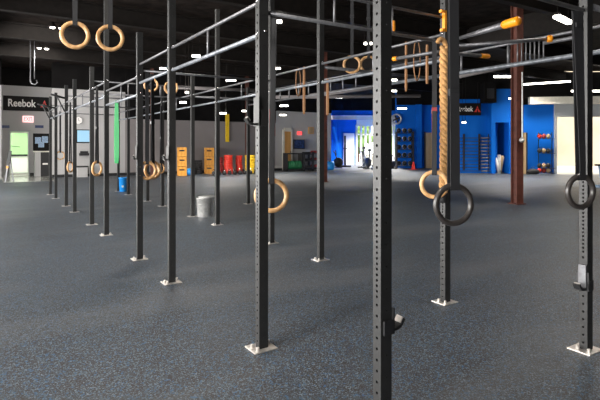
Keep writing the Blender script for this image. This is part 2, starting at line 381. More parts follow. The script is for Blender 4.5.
# ------------------------------------------------------------------ the rig
X1, X2, X3 = 1.565, 3.357, 5.15
Y0 = 1.728
YS = [Y0]
for i in range(9): YS.append(YS[-1] + (1.18 if i % 2 == 0 else 1.87))
PW, PD = .067, .054           # face towards the viewer, face towards the windows
def perforated(H, zone=(.60, 1.10)):
    """square tube whose four sides carry real holes"""
    bm = bmesh.new()
    def side(org, u, nrm, w, spacing, dia, z1zone=None):
        cells = []; z = .03
        while z < H-.03:
            s_ = spacing
            if z1zone and z1zone[0] < z < z1zone[1]: s_ = spacing/2
            if z+s_ > H: break
            cells.append((z, z+s_)); z += s_
        strips = [(0, .03)]
        if cells[-1][1] < H: strips.append((cells[-1][1], H))
        def P(a, z, d=0): return bm.verts.new(org + u*a + Vector((0, 0, z)) - nrm*d)
        for z0, z1 in strips: bm.faces.new((P(-w/2, z0), P(w/2, z0), P(w/2, z1), P(-w/2, z1)))
        for z0, z1 in cells:
            zc = (z0+z1)/2; hh = (z1-z0)/2; K = 8; out = []; inn = []; dp = []
            for k in range(K):
                a = PI/K + 2*PI*k/K; ca, sa = math.cos(a), math.sin(a)
                inn.append(P(dia/2*ca, zc+dia/2*sa)); dp.append(P(dia/2*ca, zc+dia/2*sa, .004))
            corners = [(w/2, hh), (-w/2, hh), (-w/2, -hh), (w/2, -hh)]
            cv = [P(a, zc+b) for a, b in corners]
            # the 8 rim points fall two per side; fan them to the corners
            order = {0: (0, 1), 1: (2, 3), 2: (4, 5), 3: (6, 7)}
            for q in range(4):       # quadrant triangles
                i0, i1 = order[q]; bm.faces.new((cv[q], inn[i1], inn[i0]))
                nx = (q+1) % 4; j = order[nx][0]
                bm.faces.new((cv[q], cv[nx], inn[j], inn[i1]))
            for k in range(K): bm.faces.new((inn[k], inn[(k+1) % K], dp[(k+1) % K], dp[k]))
    X, Y = Vector((1, 0, 0)), Vector((0, 1, 0))
    side(-X*PW/2, Y, -X, PD, .0508, .0145, zone); side(X*PW/2, Y, X, PD, .0508, .0145, zone)
    side(-Y*PD/2, X, -Y, PW, .1016, .009); side(Y*PD/2, X, Y, PW, .1016, .009)
    a = [bm.verts.new((sx*PW/2, sy*PD/2, H)) for sx, sy in ((-1, -1), (1, -1), (1, 1), (-1, 1))]; bm.faces.new(a)
    me = bpy.data.meshes.new('upright_post'); bm.to_mesh(me); bm.free(); me.materials.append(M['powder'])
    return me
post_short, post_tall = perforated(2.69), perforated(3.66)
bpm = MB().span(-.088, .085, -.07, .078, 0, .008, bev=.002).build('base_plate', 'zinc')
bpm_mesh = bpm.data; bpy.data.objects.remove(bpm)
bl_ = MB().lathe([(.017, .008), (.017, .012), (.011, .013), (.011, .03), (.008, .034)], (0, 0, 0), 8).build('anchor_bolt', 'zinc')
bolt_mesh = bl_.data; bpy.data.objects.remove(bl_)
rig = thing('pull_up_rig', (X1, Y0, 0), 0, 'large charcoal steel pull-up rig of two long post rows bolted to the rubber floor', 'rig')
RO = Vector((X1, Y0, 0))
def post(x, y, tall=False):
    o = bpy.data.objects.new('upright_post', post_tall if tall else post_short); COL.objects.link(o)
    o.parent = rig; o.location = Vector((x, y, 0))-RO
    b = bpy.data.objects.new('base_plate', bpm_mesh); COL.objects.link(b); b.parent = o; b['label'] = 'zinc foot plate'
    if y < 9:
        for bx, by in ((-.062, .02), (-.055, -.048), (.064, .03)):
            c = bpy.data.objects.new('anchor_bolt', bolt_mesh); COL.objects.link(c); c.parent = o; c.location = (bx, by, 0)
    return o
TALL = {2, 4}
posts1 = [post(X1, y, i in TALL) for i, y in enumerate(YS)]
posts2 = [post(X2, y, i in TALL or i == 3) for i, y in enumerate(YS)]
post(X3, Y0); post(X3, 5.69)
def rbar(name, a, b, r, m='bar'):
    a, b = Vector(a)-RO, Vector(b)-RO
    return MB().tube([a, b], r, 12).build(name, m, rig, smooth=True)
def rig_joint(x, y, z, dx, dy):      # bolt head on a post face
    p = Vector((x, y, z))-RO
    return MB().ball(p, .011, 1).build('bolt_head', 'chrome', rig, smooth=True)
for X, lo in ((X1, 1), (X2, 1)):
    for i in range(lo, 9):
        hu, hl = (2.31, 2.09)
        if X == X1 and i == 3: hu, hl = 2.17, 1.955
        ya, yb = YS[i]+PD/2, YS[i+1]-PD/2
        rbar('pull_up_bar', (X, ya, hu), (X, yb, hu), .0135)
        rbar('pull_up_bar', (X, ya, hl), (X, yb, hl), .0165, 'tapebar')
        if i % 2 == 1: rbar('strut', (X, (ya+yb)/2, hl), (X, (ya+yb)/2, hu), .010)
        if i < 7:
            for h in (hu, hl):
                rig_joint(X-PW/2, YS[i]+.0, h, 0, 0); rig_joint(X+.01, YS[i]-PD/2, h+.02, 0, 0)
for i in (0, 1, 3, 5, 7, 9):
    xa, xb = X1+PW/2, X2-PW/2
    rbar('cross_bar', (xa, YS[i], 2.24), (xb, YS[i], 2.24), .014)
    if i != 3: rbar('cross_bar', (xa, YS[i], 2.45), (xb, YS[i], 2.45), .012)
    if i != 3:
        for f in (.33, .66): rbar('strut', (xa+(xb-xa)*f, YS[i], 2.24), (xa+(xb-xa)*f, YS[i], 2.45), .010)
rbar('cross_bar', (.45, 4.36, 3.56), (X1-PW/2, YS[2]-.0, 3.56), .022)
rbar('cross_bar', (X1+PW/2, YS[2], 3.56), (X2-PW/2, YS[2], 3.56), .022)
rbar('cross_bar', (X2+PW/2, YS[2], 3.56), (X3, YS[2], 3.56), .022)
# third, raised row
for (h, r, m) in ((2.28, .026, 'tapebar'), (2.53, .016, 'bar')):
    rbar('side_rail', (X3, Y0, h), (X3, 5.69, h), r, m)
rbar('cross_bar', (X2+PW/2, YS[2], 2.28), (X3-.03, YS[2], 2.28), .02)
rbar('cross_bar', (X2+PW/2, Y0, 2.28), (X3-.03, Y0, 2.28), .02)
for k in range(7):
    y = 3.10+k*.052; rbar('rung', (X3, y, 2.28), (X3, y, 2.53), .008)
rbar('rung', (X3, 3.53, 2.28), (X3, 3.53, 2.53), .016); rbar('rung', (X3, 4.2, 2.28), (X3, 4.2, 2.53), .016)
rbar('grip_bar', (X3-.12, 2.62, 2.44), (X3-.12, 3.02, 2.44), .020, 'bar')
# a second raised bay farther back, seen between the front posts
for X, ya, yb in ((X3, 5.72, 10.2),):
    for h, r in ((2.28, .016), (2.53, .013)): rbar('side_rail', (X, ya, h), (X, yb, h), r, 'bar')
    for k in range(9): rbar('rung', (X, ya+.6+k*.35, 2.28), (X, ya+.6+k*.35, 2.53), .012)
post(X3, 10.23)
for y in (YS[5],): rbar('cross_bar', (X2+PW/2, y, 2.28), (X3, y, 2.28), .02)

for y, h in ((YS[7], 2.40), (YS[8], 2.30), (YS[9], 2.40)):
    rbar('storage_arm', (X1-PW/2, y, h), (X1-.32, y-.10, h+.06), .022, 'powder')
    rbar('storage_arm', (X1-.2, y-.06, h+.035), (X1-PW/2, y, h-.3), .015, 'powder')
# storage arms with orange ends on the post of row two
def arm(name, a, b, r0, r1, label, cap=.07, capr=None):
    a, b = Vector(a), Vector(b); d = (b-a); ln = d.length; d.normalize()
    t = thing(name, a, 0, label, 'handle', 'orange tipped handles on the rig')
    e = d*(ln-cap)
    MB().tube([Vector((0, 0, 0)), e], [r0, r1], 12).build('shaft', 'bar', t, smooth=True)
    c = capr or r1*1.25
    MB().tube([e, e+d*cap*.15, d*(ln-.01), d*ln], [c*.85, c, c, c*.8], 12).build('grip_cap', 'orange', t, smooth=True)
P2 = Vector((X2, YS[1], 0))
arm('dip_handle', (X2+.045, YS[1]-.03, 2.255), at(519, 3.55, py=20.5), .014, .026, 'long grey dip handle with orange cap pointing up right at the forward end', .15, .034)
arm('dip_handle', (X2+.045, YS[1]+.02, 2.16), at(489, 4.60, py=56.5), .018, .018, 'short grey dip handle with orange cap pointing down right, below the others', .12, .022)
arm('dip_handle', (X2+.045, YS[1]+.0, 2.21), at(552.5, 4.05, py=38.5), .015, .016, 'thin grey bar with small orange end cap crossing before the rust column', .04, .030)
arm('dip_handle', (X2-.045, YS[1]+.02, 2.16), at(393, 4.7, py=59), .014, .016, 'thin grey handle with orange cap pointing left behind the front post', .05, .022)
ob = MB()
q = at(393, 3.93, 2.262)
tag(MB().box((q.x, YS[1], 2.30), (.022, .03, .085), bev=.003).build('orange_clip', 'orange'), 'small orange clip standing on the cross bar beside the front post', 'clip')
c0 = Vector((X2-PW/2-.012, YS[1]-.025, 0))
tag(MB().span(c0.x-.012, c0.x+.012, c0.y-.02, c0.y+.01, 2.32, 2.50).span(c0.x-.05, c0.x, c0.y-.02, c0.y+.01, 2.478, 2.50).span(c0.x-.04, c0.x, c0.y-.02, c0.y+.01, 2.32, 2.342).build('orange_bracket', 'orange'),
    'orange bracket clamped to the post above the climbing rope', 'bracket')

# ------------------------------------------------------------------ gymnastic rings
RR = .098; RT = .0175
def ring(center, top, ang, m='ringwood', label='', group=None, R=RR, r=RT, sw=.038, double=False, red=False):
    c = Vector(center); t = thing('gymnastic_ring', (c.x, c.y, c.z-R-r), 0, label, 'gymnastic ring', group)
    cc = Vector((0, 0, R+r)); rot = Matrix.Rotation(ang, 3, 'Z')
    MB().torus(cc, R, r, rot, 44, 12).build('hoop', m, t, smooth=True)
    # webbing: loops round the hoop and runs up to the bar
    tp = Vector(top)-Vector((c.x, c.y, c.z-R-r)); bot = cc+Vector((0, 0, R-r-.004))
    off = rot @ Vector((0, .0175, 0)); th = .0022
    s = MB(); sd = rot @ Vector((1, 0, 0))
    ws = ((-.5, .5),) if not double else ((-1.02, -.02), (.02, 1.02))
    for w0, w1 in ws:
        cpath = []
        for k in range(7):
            a = PI*k/6; cpath.append(bot+Vector((0, 0, .0)) + off*(-math.cos(a)) + Vector((0, 0, -.006*math.sin(a))))
        up = Vector((0, 0, 2*r+.02))
        path = [tp-off*.2, (cc+Vector((0, 0, R)))*1.0-off+Vector((0, 0, r+.06))] + cpath + [(cc+Vector((0, 0, R)))+off+Vector((0, 0, r+.06)), tp+off*.2]
        vs = []
        nrm = off.normalized()
        for i, p in enumerate(path):
            kw = .55 if 1 <= i <= len(path)-2 and double else 1
            q = [s.bm.verts.new(p+sd*sw*w*kw + nrm*th*sg) for w, sg in ((w0, -1), (w1, -1), (w1, 1), (w0, 1))]
            vs.append(q)
        for a, b in zip(vs, vs[1:]):
            for k in range(4): s.bm.faces.new((a[k], a[(k+1) % 4], b[(k+1) % 4], b[k]))
    s.build('strap', 'strap', t)
    bk = (cc+Vector((0, 0, R)))*.55+tp*.45 if not double else tp+(cc-tp)*.08
    MB().box(bk, (.05, .028, .035), R=rot.to_4x4(), bev=.003).build('buckle', 'blackmetal', t)
    if red:
        p = cc+Vector((0, 0, R))+ (tp-cc).normalized()*.42
        MB().box(p, (sw+.004, .006, .22), R=rot.to_4x4()).build('printed_label', 'darkred', t)
    return t
def colat(px, y, h):
    d_ = (px-300)/FPX; z = y/(-d_*SY+CY); return Vector(((d_*CY+SY)*z, y, h))
def hang(px, py, y, dia_ang, toph=None, dz=0, **k):
    dirx = (px-300)/FPX; Xw = dirx*CY+SY; Yw = -dirx*SY+CY; z = y/Yw
    c = Vector((Xw*z, y, EYE+(HOR-py)/FPX*z)); topp = Vector((c.x, c.y, toph if toph else 2.22))
    return ring(c, topp, dia_ang, **k)
hang(453.5, 204.5, YS[0]-.0, -.38, m='ringblack', r=.0155, label='black gymnastic ring hanging nearest, in front of the rope', double=False, sw=.052)
c = cw((580.5-300)/FPX*3.13, 3.13, EYE+(HOR-191.5)/FPX*3.13)
ring(c, (3.20, Y0-.028, 2.21), -.30, m='ringblack', label='black gymnastic ring hanging against the rightmost front post', double=True, sw=.040)
c = at(434.3, 3.98, py=184.5)
ring(c, colat(434.6, YS[1]-.03, 2.23), -.8, label='pale wooden gymnastic ring around the lower end of the climbing rope', R=.100, red=True)
c = at(271.5, 3.46, py=195.5)
ring(c, (c.x+.05, YS[1]+.16, 2.26), -.5, label='pale wooden gymnastic ring half hidden behind the near post with a pale foot plate', R=.106, red=True)
hang(75, 35, 4.42, -.15, 3.55, R=.100,  label='wooden gymnastic ring hung high at upper left, left one of the pair', group='high pair of rings')
hang(110.3, 38, 4.50, -.2, 3.55, R=.100,  label='wooden gymnastic ring hung high at upper left, right one of the pair', group='high pair of rings')
hang(352, 64.5, YS[2], -.65, 3.55, label='wooden gymnastic ring high up just left of the front post')
hang(368.5, 64.5, YS[2]+.03, -.65, 3.55, label='wooden gymnastic ring high up, partly covered by the front post')
hang(151, 85, YS[4]+.06, -.2, label='small wooden ring raised high behind the fourth nearest post')
hang(171, 88, YS[4]+.1, -.2, label='small wooden ring raised high behind the tall third post')
hang(97, 168.5, YS[4]-.1, .7, label='wooden ring at chest height left of the post row near the green band')
hang(147, 170.5, YS[3], -.1, label='wooden ring low beside the fourth post, leftmost of the three together', group='three rings together')
hang(152.5, 170, YS[3]+.12, .25, label='wooden ring low beside the fourth post, middle of the three together', group='three rings together')
hang(161, 168.5, YS[6]-.1, .5, label='smallest wooden ring, rightmost of the three together by the fourth post', group='three rings together')
hang(70.3, 167, YS[6], .9, label='small distant wooden ring hanging low left of the farther posts')
hang(60.3, 155.5, YS[8], .1, label='farthest small wooden ring, seen between the last left posts')

# climbing rope: three twisted strands
def rope():
    t = thing('climbing_rope', at(443.2, 4.06, .93), 0, 'thick tan twisted climbing rope hanging beside a post of the second row', 'rope')
    O = t.location
    top = at(444.5, 4.06, py=47)-O
    N_ = 150; H = top.z
    for s_ in range(3):
        pts = []
        for k in range(N_):
            f = k/(N_-1); a = -(f*H/.155*2*PI) + s_*2*PI/3; sway = .006*math.sin(f*5)
            pts.append(Vector((top.x*f+sway + .0185*math.cos(a), top.y*f+.0185*math.sin(a), H*f)))
        MB().tube(pts, .0195, 8).build('strand', 'rope', t, smooth=True)
    MB().lathe([(.030, -.05), (.040, -.045), (.040, .03), (.034, .035)], (0, 0, 0), 16).build('end_cap', 'black', t, smooth=True)
    # eye over the hook at the top
    e = []
    for k in range(15):
        a = -PI*.45+PI*1.35*k/14; e.append(top+Vector((-.035+.045*math.cos(a), 0, .012+.05*math.sin(a))))
    MB().tube(e, .019, 8).build('eye', 'rope', t, smooth=True)
    h = [top+Vector((-.035, 0, .03)), top+Vector((-.035, .03, .065)), Vector((X2-.07-O.x, YS[1]-O.y-.01, 2.225-O.z))]
    MB().tube(h, .008, 8).build('hook', 'chrome', t, smooth=True)
rope()

# J-cups (bar holders)
def jcup(x, y, z, side, label, m='blackmetal', tall=.12, reach=.085):
    t = thing('j_cup', (x, y, z), 0, label, 'bar holder', 'bar holders on the rig posts')
    s = side
    MB().span(s*(PW/2+.001), s*(PW/2+.008), -PD/2-.012, PD/2+.012, 0, tall).span(-PW/2+.012, PW/2+.008 if s > 0 else PW/2-.012, -PD/2-.012, -PD/2-.002, .0, tall*.55).build('clamp', m, t)
    pts = [(PW/2+.006, .012), (PW/2+.04, .010), (PW/2+reach*.8, .022), (PW/2+reach, .05)]
    sh = MB()
    for (a, za), (b, z2) in zip(pts, pts[1:]): sh.bar((s*a, 0, za), (s*b, 0, z2), .045, .014)
    sh.build('shelf', m, t)
    (a, za), (b, z2) = pts[-2:]
    MB().bar((s*(a-.006), 0, za+.012), (s*(b-.005), 0, z2+.008), .040, .006).build('pad', 'zinc', t)
    return t
jcup(X1, YS[0], .48, 1, 'black bar holder low on the nearest post, cup pointing right')
t = jcup(X2, YS[0], .40, -1, 'black bar holder with shiny plate low on the rightmost post', reach=.08)
MB().span(-PW/2-.020, -PW/2-.009, -PD/2, PD/2-.004, .02, .17, bev=.003).build('wear_plate', 'bar', t)
jcup(X1, YS[1], 1.48, -1, 'grey bar holder high on the second near post, cup pointing left', 'powder', .19)
jcup(X1, YS[2], 1.20, -1, 'grey bar holder on the tall third post of the front row', 'powder', .14, .05)
jcup(X1, YS[3], 1.18, -1, 'grey bar holder on the fourth post of the front row', 'powder', .16, .04)

# exercise bands
def band(px, y, htop, hbot, w, m, label, X=None, lean=0, loop=False, group=None):
    dirx = (px-300)/FPX; Xw = dirx*CY+SY; Yw = -dirx*SY+CY
    z = (X/Xw) if X else y/Yw
    p = Vector((Xw*z, Yw*z, hbot)); H = htop-hbot; s = MB()
    t = .004
    lp = []
    n = 26; hw = w/2
    pts = []
    if loop:
        r = loop
        for k in range(n):
            a = 2*PI*k/n; pts.append(Vector((r*math.sin(a), .0, H/2+(H/2)*math.cos(a))))
        s.tube([Vector(q) for q in pts], w/2, 6, closed=True)
    else:
        # narrow where it loops the bar, wider below
        prof = [(0, .8), (.1, .95), (.3, 1), (.6, .95), (.85, .75), (.97, .6), (1.0, .5)]
        for sg in (-1, 1):
            vs = []
            for f, k in prof:
                c = Vector((lean*f, sg*min(.02, w*.28), H*f))
                if f == 0: c.y *= .3
                vs.append([s.bm.verts.new(c+Vector((a*hw*k*CY, -a*hw*k*SY+b*t, 0))) for a, b in ((-1, -1), (1, -1), (1, 1), (-1, 1))])
            for a, b in zip(vs, vs[1:]):
                for k in range(4): s.bm.faces.new((a[k], a[(k+1) % 4], b[(k+1) % 4], b[k]))
            s.bm.faces.new(vs[0]); s.bm.faces.new(vs[-1])
    o = s.build('exercise_band', m, None, smooth=loop is not False, loc=p)
    return tag(o, label, 'exercise band', group)
band(116.5, 0, 1.955+.02, 1.10, .062, 'green', 'bright green exercise band looped over the front row bar', X=X1)
M['tan'] = mat('tan_band', (.20, .09, .03), .6)
band(304, 0, 2.33, 1.74, .022, 'tan', 'thin tan exercise band hanging straight from the second row bar', X=X2)
band(298.3, 0, 2.33, 1.98, .016, 'tan', 'looped tan exercise band beside the straight tan one', X=X2+.02, loop=.035)
band(327.5, 0, 2.12, 1.70, .020, 'tan', 'tan exercise band beside the tall second row post', X=X2)
band(406, 0, 2.33, 1.86, .014, 'tan', 'straight yellowish band hanging between the front post and the rope', X=X2)
band(417, 0, 2.33, 1.95, .012, 'tan', 'yellowish band in a hanging loop left of the rope', X=X2+.02, loop=.042)
x_, z_ = onwall(227.3, 22.8) if False else (colat(227.3, 22.85, 0).x, 25.2)
t = thing('hanging_strip', (x_, 22.85, EYE+(HOR-142)/FPX*z_), 0, 'long yellow strip hanging on the far wall above the red plate stacks', 'strip')
MB().span(-.10, .10, -.012, .012, 0, 1.40, bev=.004).build('strip', 'yellow', t); MB().span(-.13, .13, -.02, .02, 1.40, 1.44).span(-.02, .02, -.02, .095, 1.40, 1.44).build('hanger', 'blackmetal', t)
band(427, 0, 2.25, 1.90, .015, 'tan', 'short tan band hanging just left of the rope', X=X2-.02)

# ------------------------------------------------------------------ buckets on the floor
def bucket():
    z = zb(216.5); t = thing('metal_bucket', at(204.3, z, 0), 0, 'galvanised metal bucket with chalk standing on the open floor', 'bucket')
    MB().lathe([(.125, 0), (.128, .01), (.148, .34), (.154, .345), (.154, .36), (.146, .362), (.143, .33), (.12, .03)], seg=32).build('body', 'galv', t, smooth=True)
    b = MB()
    for h, r in ((.10, .134), (.24, .143)): b.torus((0, 0, h), r, .005, Matrix.Rotation(PI/2, 3, 'X'), 36, 6)
    b.build('rim_band', 'galv', t, smooth=True)
    MB().lathe([(.146, .366), (.164, .368), (.164, .382), (.10, .392), (.02, .396)], (.05, .0, .0), 32).build('lid', 'galv', t, smooth=True)
bucket()
z = zb(191.5); t = thing('blue_bin', at(123.2, z, 0), 0, 'small bright blue plastic bin standing between two far rig posts', 'bin')
MB().lathe([(.09, 0), (.10, .01), (.12, .38), (.13, .385), (.13, .41), (.118, .412), (.115, .38), (.08, .03)], seg=24).build('body', 'bluebin', t, smooth=True)
MB().box((-.04, -.115, .16), (.05, .02, .06)).build('sticker', 'signwhite', t)

# ------------------------------------------------------------------ ceiling lamps
def down(t, ln, power, col=(1, .93, .84)):
    l = bpy.data.lights.new('lamp_light', 'AREA'); l.shape = 'RECTANGLE'; l.size = ln; l.size_y = .25; l.energy = power; l.color = col; l.spread = math.radians(125)
    o = bpy.data.objects.new('lamp_light', l); COL.objects.link(o); o.parent = t; o.location = (0, 0, -.08)
def strip(px, py, z, ln, ang, label, r=.03, pw=0):
    ln *= .85; r *= .85
    p = at(px, z, py=py); t = thing('strip_lamp', p, ang, label, 'ceiling lamp', 'lit ceiling lamps')
    MB().span(-ln/2, ln/2, -.07, .07, .03, .08).build('housing', 'beam', t)
    MB().tube([(-ln/2+.02, -.03, 0), (ln/2-.02, -.03, 0)], r, 8).tube([(-ln/2+.02, .03, 0), (ln/2-.02, .03, 0)], r, 8).build('lamp_tube', 'tube', t, smooth=True)
    rods = MB()
    for s in (-1, 1): rods.bar((s*ln*.4, 0, .08), (s*ln*.4, 0, max(.1, CEIL-p.z-.005)), .01, .01)
    rods.build('rod', 'beam', t)
    if pw: down(t, ln, pw)
A0 = -YAW
strip(563, 19.5, 10.4, .9, -YAW+.75, 'bright strip lamp at upper right beside the rightmost post', .05)
strip(504, 76.5, 19.5, .95, A0, 'lit strip lamp just left of the thick rust red column', .05, 170)
strip(545, 83, 22.0, 2.4, -YAW-.62, 'long bright strip lamp right of the thick rust red column', .04, 90)
strip(592, 91, 20.5, 2.0, A0, 'strip lamp above the garage opening at right edge', .04)
for px, py, z, ln, lab in ((196, 56, 16, .35, 'small lamp shining below the front row bar right of the third post'), (163, 68.5, 18.5, .3, 'small lamp just left of the tall third post'),
        (231, 80.5, 20, .5, 'lamp at mid left under the second row bars'), (279, 21.5, 11.5, .20, 'lamp near the top just right of the second near post'),
        (278, 68.5, 18, .25, 'lamp under the cross bar right of the second near post'), (183, 102.5, 18, .3, 'lamp low over the orange plywood boxes'),
        (187, 92.5, 16.5, .15, 'tiny lamp above the one over the plywood boxes'), (223, 113.3, 20.5, .35, 'lamp above the wide yellow strip'),
        (244, 111, 21.5, .25, 'lamp beside the slim rust column above the yellow plates'), (284, 105.8, 21, .45, 'upper of two lamps over the maple door'),
        (283, 115, 23, .40, 'lower of two lamps over the maple door'), (368, 43.5, 14, .30, 'lamp just left of the front post near the two high rings'),
        (339, 97.6, 21, .4, 'lamp above the blue room, left of the front post'), (402, 108.5, 24, .55, 'lamp above the rear dumbbell shelf'),
        (394, 80, 19, .3, 'lamp right of the front post, upper of two'), (394, 91, 21, .3, 'lamp right of the front post, lower of two'),
        (464, 122.5, 23, .22, 'small lamp on the blue wall under the black sign'), (511, 98.5, 22.5, .25, 'small lamp high on the blue pier'), (197, 149, 0, 0, '')):
    if z: strip(px, py, z, ln, A0, lab, .035, {231: 70, 223: 70, 283: 60, 402: 160, 339: 60, 196: 60}.get(px, 0))
for X, Y, pw, lab in ((0.2, 2.6, 40, 'added unseen strip lamp over the near left of the rig'), (5.4, 1.6, 30, 'added unseen strip lamp over the near right of the rig'), (2.5, 7.5, 50, 'added unseen strip lamp over the middle of the rig'), (-2.5, 7.5, 50, 'added unseen strip lamp over the open floor left of the rig'),
                      (9.0, 4.6, 60, 'added unseen strip lamp over the open floor right of the rig'), (-2, 15, 260, 'added unseen strip lamp over the far left floor')):
    p = Vector((X, Y, 4.3)); t = thing('strip_lamp', p, .4, lab, 'ceiling lamp', 'lit ceiling lamps')  # lamps out of view, added to light the floor and far left wall
    MB().span(-.6, .6, -.07, .07, .03, .08).build('housing', 'beam', t)
    MB().tube([(-.58, 0, 0), (.58, 0, 0)], .03, 8).build('lamp_tube', 'tube', t, smooth=True)
    MB().bar((-.4, 0, .08), (-.4, 0, .49), .01, .01).bar((.4, 0, .08), (.4, 0, .49), .01, .01).build('rod', 'beam', t)
    down(t, 1.1, pw)
def twin(px, py, z, label):
    p = at(px, z, py=py); t = thing('twin_spotlight', p, A0, label, 'ceiling lamp', 'twin spotlights at upper left')
    for s in (-1, 1):
        MB().lathe([(.05, .02), (.085, 0), (.085, .03), (.04, .12)], (s*.10, 0, 0), 16).build('lamp_shade', 'beam', t, smooth=True)
        MB().ball((s*.10, 0, .0), .06, 2, (1, 1, .5)).build('bulb', 'tube', t, smooth=True)
    l = bpy.data.lights.new('spot_beam', 'SPOT'); l.energy = 330; l.spot_size = math.radians(75); l.spot_blend = .6; l.shadow_soft_size = .1; l.color = (1, .95, .88)
    o = bpy.data.objects.new('spot_beam', l); COL.objects.link(o); o.parent = t; o.location = (0, .0, -.12)
    o.rotation_euler = (Vector((1.3, 25.4, 1.6))-p).to_track_quat('-Z', 'Y').to_euler(); o.rotation_euler.rotate_axis('Z', 0)
    t.rotation_euler.z = 0
    MB().bar((-.13, 0, .13), (.13, 0, .13), .04, .03).bar((0, 0, .14), (0, 0, CEIL-p.z-.005), .015, .015).build('bracket', 'beam', t)
strip(382.5, 105, 31, 1.2, A0, 'added lamp of the blue room hidden behind the front post', .04, 800)  # added lamp, hidden by the post, to brighten the blue room
twin(57, 28, 12.2, 'twin spotlight high left beside the left high ring')
twin(43, 48.5, 15, 'twin spotlight lower left above the far wall sign')
p = at(31, 15, 3.2)
tag(MB().tube([at(30.5, 15, CEIL), at(30.5, 15, py=81), at(31.5, 15, py=83.5), at(35, 15, py=84.5), at(37.5, 15, py=82.5), at(36.5, 15, py=80)], .018, 8).build('hooked_pipe', 'bar', smooth=True), 'thin dark pipe with hooked end hanging over the far left wall', 'pipe')
tag(MB().tube([at(34.5, 15.3, CEIL), at(34.5, 15.3, py=79)], .012, 8).build('hanging_rod', 'bar', smooth=True), 'thin straight rod hanging beside the hooked pipe', 'rod')
# ducts and trays under the roof, seen between the rows
for (a, b, r, lab) in (((at(175, 17, 3.35), at(262, 19, 3.45)), None, .06, 'long dark pipe under the roof beyond the second row'),
                       ((at(276, 20, 3.3), at(420, 22, 3.55)), None, .07, 'long pale pipe under the roof left of the rope'),
                       ((at(450, 16, 3.55), at(505, 15, 3.75)), None, .09, 'pale tray under the roof left of the rust column'),
                       ((at(310, 18, 3.15), at(372, 17, 3.35)), None, .08, 'grey duct under the roof before the blue room')):
    tag(MB().tube([a[0], a[1]], r, 10).build('roof_pipe', 'walldim', smooth=True), lab, 'pipe')

# ------------------------------------------------------------------ far wall furniture
YW = 22.99
def onwall(px, y):          # X where the column px meets the plane Y = y
    dirx = (px-300)/FPX; Xw = dirx*CY+SY; Yw = -dirx*SY+CY; z = y/Yw
    return Xw*z, z
def hrow(py, z): return EYE+(HOR-py)/FPX*z
def panel(name, px0, px1, py0, py1, y, th, m, label, cat, lean=0):
    x0, z0 = onwall(px0, y); x1, z1 = onwall(px1, y); zc = (z0+z1)/2
    h0, h1 = hrow(py1, zc), hrow(py0, zc)
    t = thing(name, ((x0+x1)/2, y, h0), 0, label, cat)
    W, H = x1-x0, h1-h0
    MB().span(-W/2, W/2, -th, 0, 0, H, bev=.004).build('board', m, t)
    return t, W, H, zc
t, W, H, _ = panel('wall_sign', 3, 49.5, 96.5, 111, 25.49, .05, 'signblack', 'black sign with white lettering and red triangle on the far left wall', 'sign')
text_mesh('lettering', 'Reebok', H*.70, 'signwhite', t, (-W*.11, -.056, H*.50), sx=W*.62/(H*.70*3.25), bold=.009)
def delta(parent, c, s, m='signred'):
    d = MB()
    def poly(pts):
        a = [d.bm.verts.new((c[0]+x*s, c[1], c[2]+z*s)) for x, z in pts]; b = [d.bm.verts.new((c[0]+x*s, c[1]-.008, c[2]+z*s)) for x, z in pts]
        d.bm.faces.new(a); d.bm.faces.new(b[::-1])
        for i in range(len(pts)): d.bm.faces.new((a[i], a[(i+1) % len(pts)], b[(i+1) % len(pts)], b[i]))
    poly([(-.16, .08), (0, .5), (.16, .08), (0, .2)])
    poly([(-.5, -.42), (-.2, -.02), (-.02, .12), (-.12, -.42)])
    poly([(.5, -.42), (.2, -.02), (.02, .12), (.12, -.42)])
    return d.build('logo', m, parent)
delta(t, (W*.385, -.05, H*.52), H*.55)
t, W, H, _ = panel('exit_sign', 22.5, 33.5, 116, 122.5, 25.49, .06, 'exit', 'glowing exit sign under the black sign on the far left wall', 'sign')
text_mesh('lettering', 'EXIT', H*.85, 'exitred', t, (0, -.064, H*.5), sx=W*.8/(H*.85*2.1))
t, W, H, _ = panel('wall_clock', 75.5, 81, 117, 124, YW, .03, 'black', 'round white wall clock above the wall screen', 'clock')
t.children[0].name = 'backing'
MB().lathe([(.15, 0), (.15, .02)], (0, -.03, H/2), 24, Matrix.Rotation(PI/2, 3, 'X')).build('dial', 'signwhite', t)
MB().bar((0, -.055, H/2), (0, -.055, H/2+.10), .008, .01).bar((0, -.055, H/2), (.06, -.055, H/2-.03), .008, .012).build('hands', 'black', t)
t, W, H, _ = panel('wall_screen', 76, 90, 129.5, 143, YW, .07, 'black', 'wall screen glowing pale blue on the far left wall', 'screen')
MB().span(-W/2+.04, W/2-.04, -.078, -.07, .05, H-.04).build('display', 'screen', t)
t, W, H, _ = panel('wall_shelf', 79, 88, 153, 155.5, YW, .3, 'black', 'small black shelf with things below the glowing screen', 'shelf')
MB().box((.0, -.15, H+.04), (.3, .12, .08)).build('bracket', 'black', t)
t, W, H, _ = panel('low_cabinet', 76, 86, 167, 178, YW, .4, 'wallgrey', 'low grey cabinet against the far left wall', 'cabinet')
MB().span(-W/2-.02, W/2+.02, -.42, 0, H, H+.05).build('top', 'black', t)
for px0, px1, lab in ((2, 9.5, 'small dark blue sign left of the glass door'), (35, 43.5, 'small dark blue sign right of the exit sign')):
    t, W, H, _ = panel('small_sign', px0, px1, 125.3, 128, 25.49, .02, mat('navy', (.01, .03, .12), .4), lab, 'sign')
